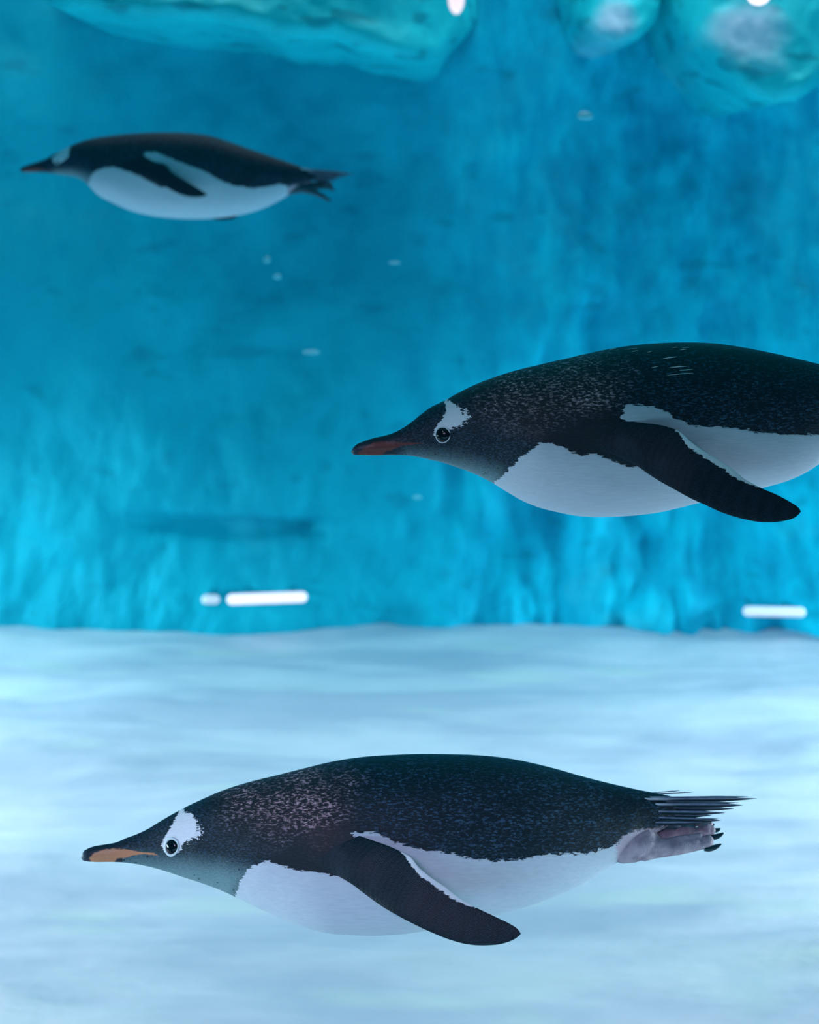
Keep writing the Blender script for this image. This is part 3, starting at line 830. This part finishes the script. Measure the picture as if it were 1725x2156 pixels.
# ---------------------------------------------------------------- lamp reflections and bubbles
def strip_reflection(label, px0, px1, py, hgt, y, strength, tilt=0):
    """a lamp reflection in the pane, built as a glowing tube on two added brackets"""
    a, b = at(px0, py, y), at(px1, py - tilt, y)
    root = bpy.data.objects.new('strip_reflection', None); COL.objects.link(root)
    root.location = a
    root['label'] = label; root['category'] = 'reflection'; root['group'] = 'white strip reflections low on the back wall'
    L = b - a; r = hgt / F * y / 2
    bm = bmesh.new()
    bmesh.ops.create_uvsphere(bm, u_segments=24, v_segments=16, radius=r)
    for v in bm.verts:
        if v.co.x > 0: v.co += L
    for f in bm.faces: f.smooth = True
    m = Mat('reflection_tube')
    m.b.inputs['Base Color'].default_value = (0.9, 0.85, 0.9, 1)
    m.b.inputs['Emission Color'].default_value = (1.0, 0.24, 0.24, 1)
    m.b.inputs['Emission Strength'].default_value = strength
    me = bpy.data.meshes.new('tube'); bm.to_mesh(me); bm.free(); me.materials.append(m.m)
    o = bpy.data.objects.new('tube', me); COL.objects.link(o); o.parent = root
    for fx in (0.15, 0.85):
        bm = bmesh.new()
        c = L * fx
        bmesh.ops.create_cube(bm, size=1, matrix=Matrix.Translation(c + Vector((0, (WY - y) / 2 + 0.03, 0))) @ Matrix.Diagonal((r, WY - y + 0.06 - r, r * 0.8, 1)))
        bmesh.ops.bevel(bm, geom=bm.edges[:], offset=r * 0.1, segments=2, affect='EDGES')
        me = bpy.data.meshes.new('added_bracket'); bm.to_mesh(me); bm.free(); me.materials.append(M_BRK)
        o = bpy.data.objects.new('added_bracket', me); COL.objects.link(o); o.parent = root
    return root


M_BRK = mat_plain('reflection_bracket', (0.003, 0.38, 0.48), 0.5)  # shared by the added brackets and stems of the built reflections


def spot_glint(label, px, py, w, h, y, strength):  # lamp glint in the pane, built as a glowing part on an added stem
    root = bpy.data.objects.new('spot_reflection', None); COL.objects.link(root)
    c = at(px, py, y); root.location = c
    root['label'] = label; root['category'] = 'reflection'
    rx, rz = w / F * y / 2, h / F * y
    bm = bmesh.new()
    bmesh.ops.create_uvsphere(bm, u_segments=24, v_segments=16, radius=1, matrix=Matrix.Diagonal((rx, rx, rz, 1)))
    for f in bm.faces: f.smooth = True
    m = Mat('spot_glow')
    m.b.inputs['Emission Color'].default_value = (1.0, 0.28, 0.26, 1)
    m.b.inputs['Emission Strength'].default_value = strength
    me = bpy.data.meshes.new('glow_part'); bm.to_mesh(me); bm.free(); me.materials.append(m.m)
    o = bpy.data.objects.new('glow_part', me); COL.objects.link(o); o.parent = root
    bm = bmesh.new()
    bmesh.ops.create_cone(bm, segments=20, radius1=rx * 0.8, radius2=rx * 0.5, depth=1.5 - c.z, cap_ends=True, matrix=Matrix.Translation((0, 0, (1.5 - c.z) / 2 + rz * 0.8)))
    me = bpy.data.meshes.new('added_stem'); bm.to_mesh(me); bm.free(); me.materials.append(M_BRK)
    o = bpy.data.objects.new('added_stem', me); COL.objects.link(o); o.parent = root


def bubbles():
    spots = [((1232, 245), 19, 11, 'bright pale bubble high in front of the blue wall on the right'),
             ((656, 742), 20, 6, 'thin pale bubble left of the middle penguin, above its bill'),
             ((562, 548), 9, 9, 'upper of two faint bubbles below the far penguin'),
             ((584, 583), 9, 8, 'lower of two faint bubbles below the far penguin'),
             ((831, 554), 14, 4, 'faint flat bubble above the bill of the middle penguin'),
             ((879, 1047), 10, 5, 'tiny bubble below the throat of the middle penguin')]
    m = Mat('air_bubble_skin')
    f = m.n('ShaderNodeLayerWeight')
    f.inputs[0].default_value = 0.4
    m.out(m.mix(f.outputs['Facing'], (0.12, 0.68, 0.80), (0.4, 0.85, 0.95)), 0.1, 0.8)
    for (p, w, h, lab) in spots:
        c = at(p[0], p[1], 3.6)
        bm = bmesh.new()
        bmesh.ops.create_icosphere(bm, subdivisions=3, radius=1)
        for v in bm.verts:
            v.co *= 1 + 0.12 * fbm(v.co.x * 1.3 + w, v.co.y, v.co.z + h)
            if v.co.z < 0: v.co.z *= 0.7
        bm.transform(Matrix.Diagonal((w / F * 3.6 / 1.1, w / F * 3.6 / 2, h / F * 3.6 / 1.1, 1)))
        for q in bm.faces: q.smooth = True
        me = bpy.data.meshes.new('air_bubble'); bm.to_mesh(me); bm.free(); me.materials.append(m.m)
        o = bpy.data.objects.new('air_bubble', me); o.location = c; COL.objects.link(o)
        o['label'] = lab; o['category'] = 'bubble'; o['group'] = 'air bubbles drifting in the water'


build_setting()
build_ledges()
near_penguin()
right_penguin()
far_penguin()
strip_reflection('longest white strip reflection, low on the wall left of centre', 489, 636, 1262, 22, 4.60, 3.4, 5)
strip_reflection('short white reflection stub left of the longest strip reflection', 434, 453, 1262, 19, 4.60, 1.3)
strip_reflection('white strip reflection low on the wall near the right edge', 1575, 1686, 1287, 20, 4.60, 1.7, -2)
spot_glint('white spot reflection at the right end of the long ledge', 961, -2, 34, 32, 3.85, 3.0)
spot_glint('pinkish spot reflection peeking in above the painted ledge glare', 1598, -14, 50, 24, 3.9, 5.0)
bubbles()
